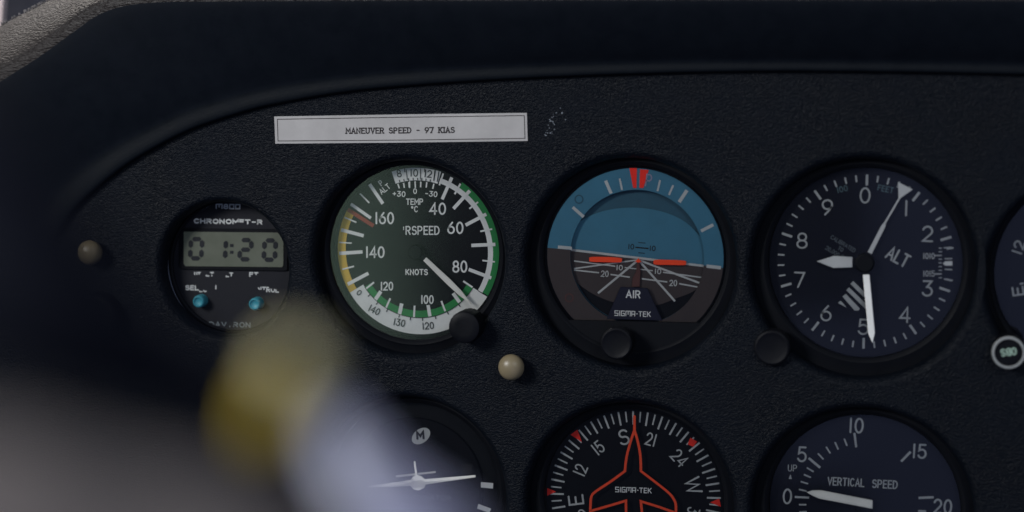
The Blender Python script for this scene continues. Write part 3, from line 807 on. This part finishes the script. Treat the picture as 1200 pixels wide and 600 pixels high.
link_mesh('paint_flecks', vs, fs, M['fleck'], org=Vector((0, 0, 0)), parent=panel)

# ================================================================== GLARESHIELD (padded hood round the panel)
K = ['C1', 'C2', 'M1', 'M2', 'C3', 'T1', 'C4', 'C5']
C1 = [(-80,520),(-42,420),(-12,370),(26,320),(65,280),(85,250),(112,223),(150,193),(185,172),(225,152),(275,135),(325,122),(400,109),(480,101),(600,93),(750,87),(900,84),(1050,85),(1230,89),(1480,97)]
C2 = [(-115,520),(-76,420),(-44,362),(-2,308),(34,262),(58,230),(88,201),(130,172),(168,152),(212,131),(264,114),(318,101),(394,90),(475,82),(600,76),(750,72),(900,71),(1050,72),(1230,75),(1480,82)]
C3 = [(-300,520),(-260,420),(-240,340),(-200,270),(-150,205),(-100,158),(-50,118),(-3,86),(37,60),(73,33),(110,7),(160,-4),(250,-5),(400,-5),(580,-5),(750,-5),(900,-5),(1050,-5),(1230,-5),(1480,-4)]
C4 = [(-420,480),(-390,400),(-360,330),(-310,260),(-250,190),(-190,140),(-130,98),(-60,62),(0,29),(48,4),(95,-20),(150,-34),(250,-40),(400,-44),(580,-46),(750,-46),(900,-46),(1050,-46),(1230,-44),(1480,-40)]
rows = []
def blend(A, B, t): return [(a[0]+(b_[0]-a[0])*t, a[1]+(b_[1]-a[1])*t) for a, b_ in zip(A, B)]
def row(A, y): rows.append([U(p[0], p[1], y) for p in cres([tuple(map(float, q)) for q in A])])
row(blend(C1, C2, -.12), .004); row(blend(C1, C2, .02), -.0024); row(blend(C1, C2, .14), -.0031); row(blend(C1, C2, .5), -.0032); row(blend(C1, C2, .92), -.0028)
row(blend(C2, C3, .06), -.0050); row(blend(C2, C3, .25), -.0095); row(blend(C2, C3, .5), -.0140); row(blend(C2, C3, .75), -.0180)
row(blend(C2, C3, .95), -.0200); row(blend(C3, C4, .08), -.0192); row(blend(C3, C4, .3), -.0150); row(blend(C3, C4, .6), -.0060); row(blend(C3, C4, .88), .0040); row(C4, .0100)
last = rows[-1]
rows.append([p+Vector((-.002, .010, .001)) for p in last]); rows.append([p+Vector((0, .030, -.012)) for p in last])
vs = [p for r in rows for p in r]; n = len(rows[0]); fs = []; fm = []
for i in range(len(rows)-1):
    for j in range(n-1):
        fs.append((i*n+j, i*n+j+1, (i+1)*n+j+1, (i+1)*n+j)); fm.append(0 if i < 4 else (1 if i < 9 else 2))
gs = link_mesh('glareshield', vs, fs, None, smooth=True, mats=[M['rim'], M['smooth'], M['shield']], fmat=fm)
bm = bmesh.new(); bm.from_mesh(gs.data); bmesh.ops.recalc_face_normals(bm, faces=bm.faces); bm.to_mesh(gs.data); bm.free()
sub = gs.modifiers.new('s', 'SUBSURF'); sub.levels = 1; sub.render_levels = 1
tag(gs, 'padded black glareshield hood curving over the top of the panel', 'glareshield')
# stitching along its outer edge, bump highlights put in as pale colour
vs, fs = [], []
ei = rows[-3]
for j in range(len(ei)-1):
    L = (ei[j+1]-ei[j]).length; k = max(1, int(L/.0011))
    for q in range(k):
        if rr.random() < .3: continue
        o1 = rr.uniform(-.3, .3)
        a = ei[j].lerp(ei[j+1], (q+.1+o1)/k); b_ = ei[j].lerp(ei[j+1], (q+.9+o1)/k)
        d = (b_-a).normalized(); s1 = d.cross(Vector((0, 1, 0))).normalized()*rr.uniform(.0002, .0006); up_ = Vector((0, -.0009, .0004))
        base = len(vs); m_ = a.lerp(b_, .5)
        vs += [a-s1, a+s1, b_+s1, b_-s1, m_-s1*.6+up_, m_+s1*.6+up_]
        fs += [(base, base+1, base+5, base+4), (base+3, base+4, base+5, base+2), (base, base+4, base+3), (base+1, base+2, base+5)]
link_mesh('edge_stitching', vs, fs, M['stitch'], parent=gs)

# ================================================================== placard, knobs
root = root_at('speed_placard', U(470, 150, 0), 'long white paper placard reading MANEUVER SPEED - 97 KIAS, stuck above the airspeed dial', 'placard')
prism('paper_strip', [(321.5, 136.5), (470, 134), (617.6, 132.2), (618.6, 165.2), (470, 167.2), (322.8, 168.4)], -.0001, .00025, M['label'], root, bev=.00005)
b = Marks(-.0004)
rib(b, [(325, 139.8), (470, 137.4), (614.4, 135.4), (615.2, 162.2), (470, 164.2), (325.8, 165.2)], .9, closed=True)
text(b, 'MANEUVER SPEED - 97 KIAS', 469, 152.8, 7.4, 128, -.5, 1.45, serif=True, gap=.30)
b.obj('printed_text', M['ink'], root)

def round_knob(name, px, py, rpx, y0, h, mat, label, grp=None):
    p = U(px, py, y0-h*.6); s = SC(px, py, y0-h*.6); r = rpx*s
    rt = root_at(name, Vector((p.x, y0, p.z)), label, 'knob', grp)
    cc = Vector((p.x, 0, p.z))
    prof = [(0, y0-h)]
    for k in range(1, 10):
        a = k/10*PI/2*1.15; prof.append((r*math.sin(min(a, PI/2)), y0-h+r*.75*(1-math.cos(a))))
    prof += [(r*.9, y0-h*.25), (r*.5, y0-h*.15)]
    lathe_obj('cap', prof, mat, cc, rt, n=64, sharp=80)
    lathe_obj('stem', [(r*.5, y0-h*.3), (r*.5, y0), (r*.8, y0-.0001), (r*.85, y0+.0004)], M['bezel'], cc, rt, n=40)
    return rt
round_knob('push_knob', 598.8, 430.6, 15.2, 0, .0085, M['tan'], 'small shiny tan round knob below and right of the airspeed dial')
round_knob('push_knob', 104.5, 296.5, 14.5, 0, .0085, M['tan'], 'small tan round knob near the left end of the panel, left of the clock')
p = U(113, 371, -.004)
rt = root_at('selector_knob', Vector((p.x, 0, p.z)), 'large dim black round knob low at the far left, under the tan knob', 'knob')
s = SC(113, 371, -.006)
lathe_obj('knob_body', [(0, -.0070), (18*s, -.0070), (21*s, -.0076), (25*s, -.0072), (27.5*s, -.0055), (28*s, 0)], M['knobm'], Vector((p.x, 0, p.z)), rt, sharp=80)

# ================================================================== out-of-focus foreground
def lump(name, pts, radii, mat, label, cat, amp=.1, seed=0, flat=1.0):
    """folded cloth-like form grown along a path near the lens"""
    vs, fs = [], []; n = 40
    P = cres([(*p, r) for p, r in zip([tuple(q) for q in pts], radii)])
    for i, q in enumerate(P):
        c0 = Vector(q[:3]); r = q[3]
        a = Vector(P[max(0, i-1)][:3]); b_ = Vector(P[min(len(P)-1, i+1)][:3]); d = (b_-a).normalized()
        s1 = d.cross(fwd).normalized(); s2 = s1.cross(d).normalized()
        e = min(i, len(P)-1-i)/5.0
        rr_ = r*(math.sin(min(1, e+.02)*PI/2)**.5)
        for k in range(n):
            t = 2*PI*k/n; u = s1*math.cos(t)+s2*math.sin(t)*flat
            nz = noise.noise(Vector((u.x*1.6+seed, u.y*1.6+i*.25, u.z*1.6)))
            fold = .5*noise.noise(Vector((t*1.2*3, i*.08, seed+4)))
            vs.append(c0+u*rr_*(1+amp*(nz+fold)))
    m_ = len(P)
    for i in range(m_-1):
        for k in range(n): fs.append((i*n+k, i*n+(k+1) % n, (i+1)*n+(k+1) % n, (i+1)*n+k))
    fs.append(tuple(range(n))[::-1]); fs.append(tuple(range((m_-1)*n, m_*n)))
    org = Vector(pts[len(pts)//2])
    o = link_mesh(name, vs, fs, mat, org=org, smooth=True)
    bm = bmesh.new(); bm.from_mesh(o.data); bmesh.ops.recalc_face_normals(bm, faces=bm.faces); bm.to_mesh(o.data); bm.free()
    return tag(o, label, cat)
def blob(name, d, spec, mat, label, seed, flat=1.0):
    q = d/F
    return lump(name, [FG(x, y, d) for x, y, r in spec], [r*q for x, y, r in spec], mat, label, name.split('_')[-1], seed=seed, flat=flat)
blob('grey_cloth', .160, [(-320, 690, 190), (-60, 690, 195), (120, 725, 190), (280, 775, 172), (440, 830, 140)], M['cloth'],
     'large blurred grey-brown fold of cloth filling the lower left corner', 1)
lc = blob('lilac_cloth', .215, [(384, 476, 22), (398, 520, 38), (414, 560, 48), (455, 610, 56), (545, 668, 58)], M['lilac'],
     'blurred pale lilac fabric in the foreground, right of the yellow tab', 5)
yt = blob('yellow_tab', .195, [(296, 522, 8), (310, 496, 19), (324, 466, 23), (334, 444, 16)], M['ytag'],
     'blurred yellow fabric tab with a paler upper end, left of the lilac fabric', 9, flat=.5)
def child_blob(parent, name, d, spec, mat, seed):
    o = blob(name, d, spec, mat, None, seed); o.parent = parent; o.location = o.location-parent.location
    if 'category' in o: del o['category']
    return o
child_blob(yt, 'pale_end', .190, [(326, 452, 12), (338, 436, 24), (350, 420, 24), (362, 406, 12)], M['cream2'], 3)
child_blob(lc, 'bright_fold', .205, [(382, 498, 8), (392, 524, 20), (404, 552, 22), (424, 590, 20), (450, 630, 14)], M['lilac2'], 4)  # paler copy of the lilac, added to brighten the core
px2 = .20/F
lump('control_yoke', [FG(-130, 120, .215), FG(-58, 225, .205), FG(30, 325, .20), FG(125, 402, .20), FG(230, 458, .205), FG(370, 590, .21), FG(480, 760, .22)], [80*px2, 112*px2, 106*px2, 74*px2, 46*px2, 34*px2, 34*px2], M['grip'],
     'blurred black control yoke arm crossing the lower left in front of the panel', 'control yoke', amp=.03, seed=2)

# ================================================================== pale side trim seen beyond the hood, top left corner
vs = [U(-500, -300, .16), U(240, -300, .16), U(150, 120, .10), U(-500, 500, .10)]
nseg = 12; V = []; Fc = []
for i in range(nseg+1):
    for j in range(nseg+1):
        a = vs[0].lerp(vs[1], j/nseg); b_ = vs[3].lerp(vs[2], j/nseg); p = a.lerp(b_, i/nseg)
        V.append(p+Vector((0, .01*math.sin(j*.5), 0)))
for i in range(nseg):
    for j in range(nseg): Fc.append((i*(nseg+1)+j, i*(nseg+1)+j+1, (i+1)*(nseg+1)+j+1, (i+1)*(nseg+1)+j))
o = link_mesh('cabin_wall', V, Fc, M['wall'], smooth=True); tag(o, 'pale pinkish cabin side trim just visible past the hood in the top left corner', 'wall')
bpy.context.view_layer.objects.active = o
so = o.modifiers.new('t', 'SOLIDIFY'); so.thickness = .004
rt = root_at('window_stand_in', U(-30, 10, .08), 'pale pink stand-in for the bright window pane, as a post at the extreme top left corner', 'strip')
prism('strip_panel', [(-90, -80), (14, -80), (5, 60), (-90, 90)], .08, .004, M['strip'], rt)  # pale strip added in place of the bright window pane

# ------------------------------------------------------------------ light
def area(name, loc, target, size, energy, color, sy=None):
    ld = bpy.data.lights.new(name, 'AREA'); ld.size = size; ld.energy = energy; ld.color = color
    if sy: ld.shape = 'RECTANGLE'; ld.size_y = sy
    o = bpy.data.objects.new(name, ld); col.objects.link(o); o.location = loc
    o.rotation_euler = (Vector(target)-Vector(loc)).to_track_quat('-Z', 'Y').to_euler()
    return o
area('side_window_light', (-.90, -1.20, .62), (0, 0, 0), .5, 18.0, (.985, .985, 1.0), .4)
area('rear_window_light', (.9, -1.6, .9), (0, 0, 0), .6, 7.0, (.86, .91, 1.0), .5)
area('windscreen_light', (-.70, .55, .70), (-.22, 0, .10), .5, 4.6, (1.0, .93, .86), .4)

w = bpy.data.worlds.new('World'); scn.world = w; w.use_nodes = True
nt = w.node_tree; bg = nt.nodes['Background']
tc = N(nt, 'ShaderNodeTexCoord'); sp = N(nt, 'ShaderNodeSeparateXYZ')
nt.links.new(tc.outputs['Generated'], sp.inputs[0])
def mth(op, a, b_=None, c_=None, clamp=False):
    n_ = N(nt, 'ShaderNodeMath', operation=op); n_.use_clamp = clamp
    for i, v in enumerate((a, b_, c_)):
        if v is None: continue
        if isinstance(v, (int, float)): n_.inputs[i].default_value = v
        else: nt.links.new(v, n_.inputs[i])
    return n_.outputs[0]
ny = mth('MULTIPLY', sp.outputs['Y'], -1.0)
nyc = mth('MAXIMUM', ny, .05)
A = mth('DIVIDE', sp.outputs['X'], nyc); EL = mth('DIVIDE', sp.outputs['Z'], nyc)
def rx(px, py):
    r = ray(px, py); return r.x/r.y
def rz(px, py):
    r = ray(px, py); return r.z/r.y
def step(v, e0, e1):
    n_ = N(nt, 'ShaderNodeMapRange', interpolation_type='SMOOTHSTEP')
    n_.inputs['From Min'].default_value = e0; n_.inputs['From Max'].default_value = e1
    nt.links.new(v, n_.inputs['Value']); return n_.outputs[0]
front = step(ny, .5, .8)
# green window patch, added and shaped for the glare in the airspeed glass
g = mth('MULTIPLY', mth('MULTIPLY', step(A, rx(345, 300), rx(372, 300)), mth('SUBTRACT', 1.0, step(A, rx(420, 300), rx(545, 300)))), mth('MULTIPLY', step(EL, rz(480, 450), rz(480, 415)), front))
# bluish patches added and shaped for reflections in the right-hand dials
b1 = mth('MULTIPLY', step(A, rx(985, 300), rx(1050, 300)), mth('SUBTRACT', 1.0, step(EL, .05, .3)))
b2 = mth('MULTIPLY', step(A, rx(860, 300), rx(960, 300)), mth('MULTIPLY', mth('SUBTRACT', 1.0, step(EL, rz(1000, 392), rz(1000, 350))), step(EL, rz(960, 575), rz(960, 545))))
bb = mth('MULTIPLY', mth('MAXIMUM', b1, b2), front)
def colmix(fac, c1, c2):
    m_ = N(nt, 'ShaderNodeMix', data_type='RGBA')
    nt.links.new(fac, m_.inputs[0])
    for i, c_ in ((6, c1), (7, c2)):
        if isinstance(c_, tuple): m_.inputs[i].default_value = (*c_, 1)
        else: nt.links.new(c_, m_.inputs[i])
    return m_.outputs[2]
upf = step(sp.outputs['Z'], -.2, .9)
base = colmix(upf, (.042, .052, .085), (.10, .12, .16))
c1 = colmix(g, base, (.90, 1.32, 1.08))
c2 = colmix(bb, c1, (.18, .22, .40))
nt.links.new(c2, bg.inputs['Color']); bg.inputs['Strength'].default_value = 1.0

# ------------------------------------------------------------------ render settings
scn.view_settings.view_transform = 'Standard'
scn.view_settings.look = 'None'
scn.view_settings.exposure = 0.0
scn.view_settings.gamma = 1.0
scn.render.engine = 'CYCLES'
scn.render.resolution_x = 1024; scn.render.resolution_y = 512
scn.cycles.max_bounces = 8; scn.cycles.transparent_max_bounces = 12
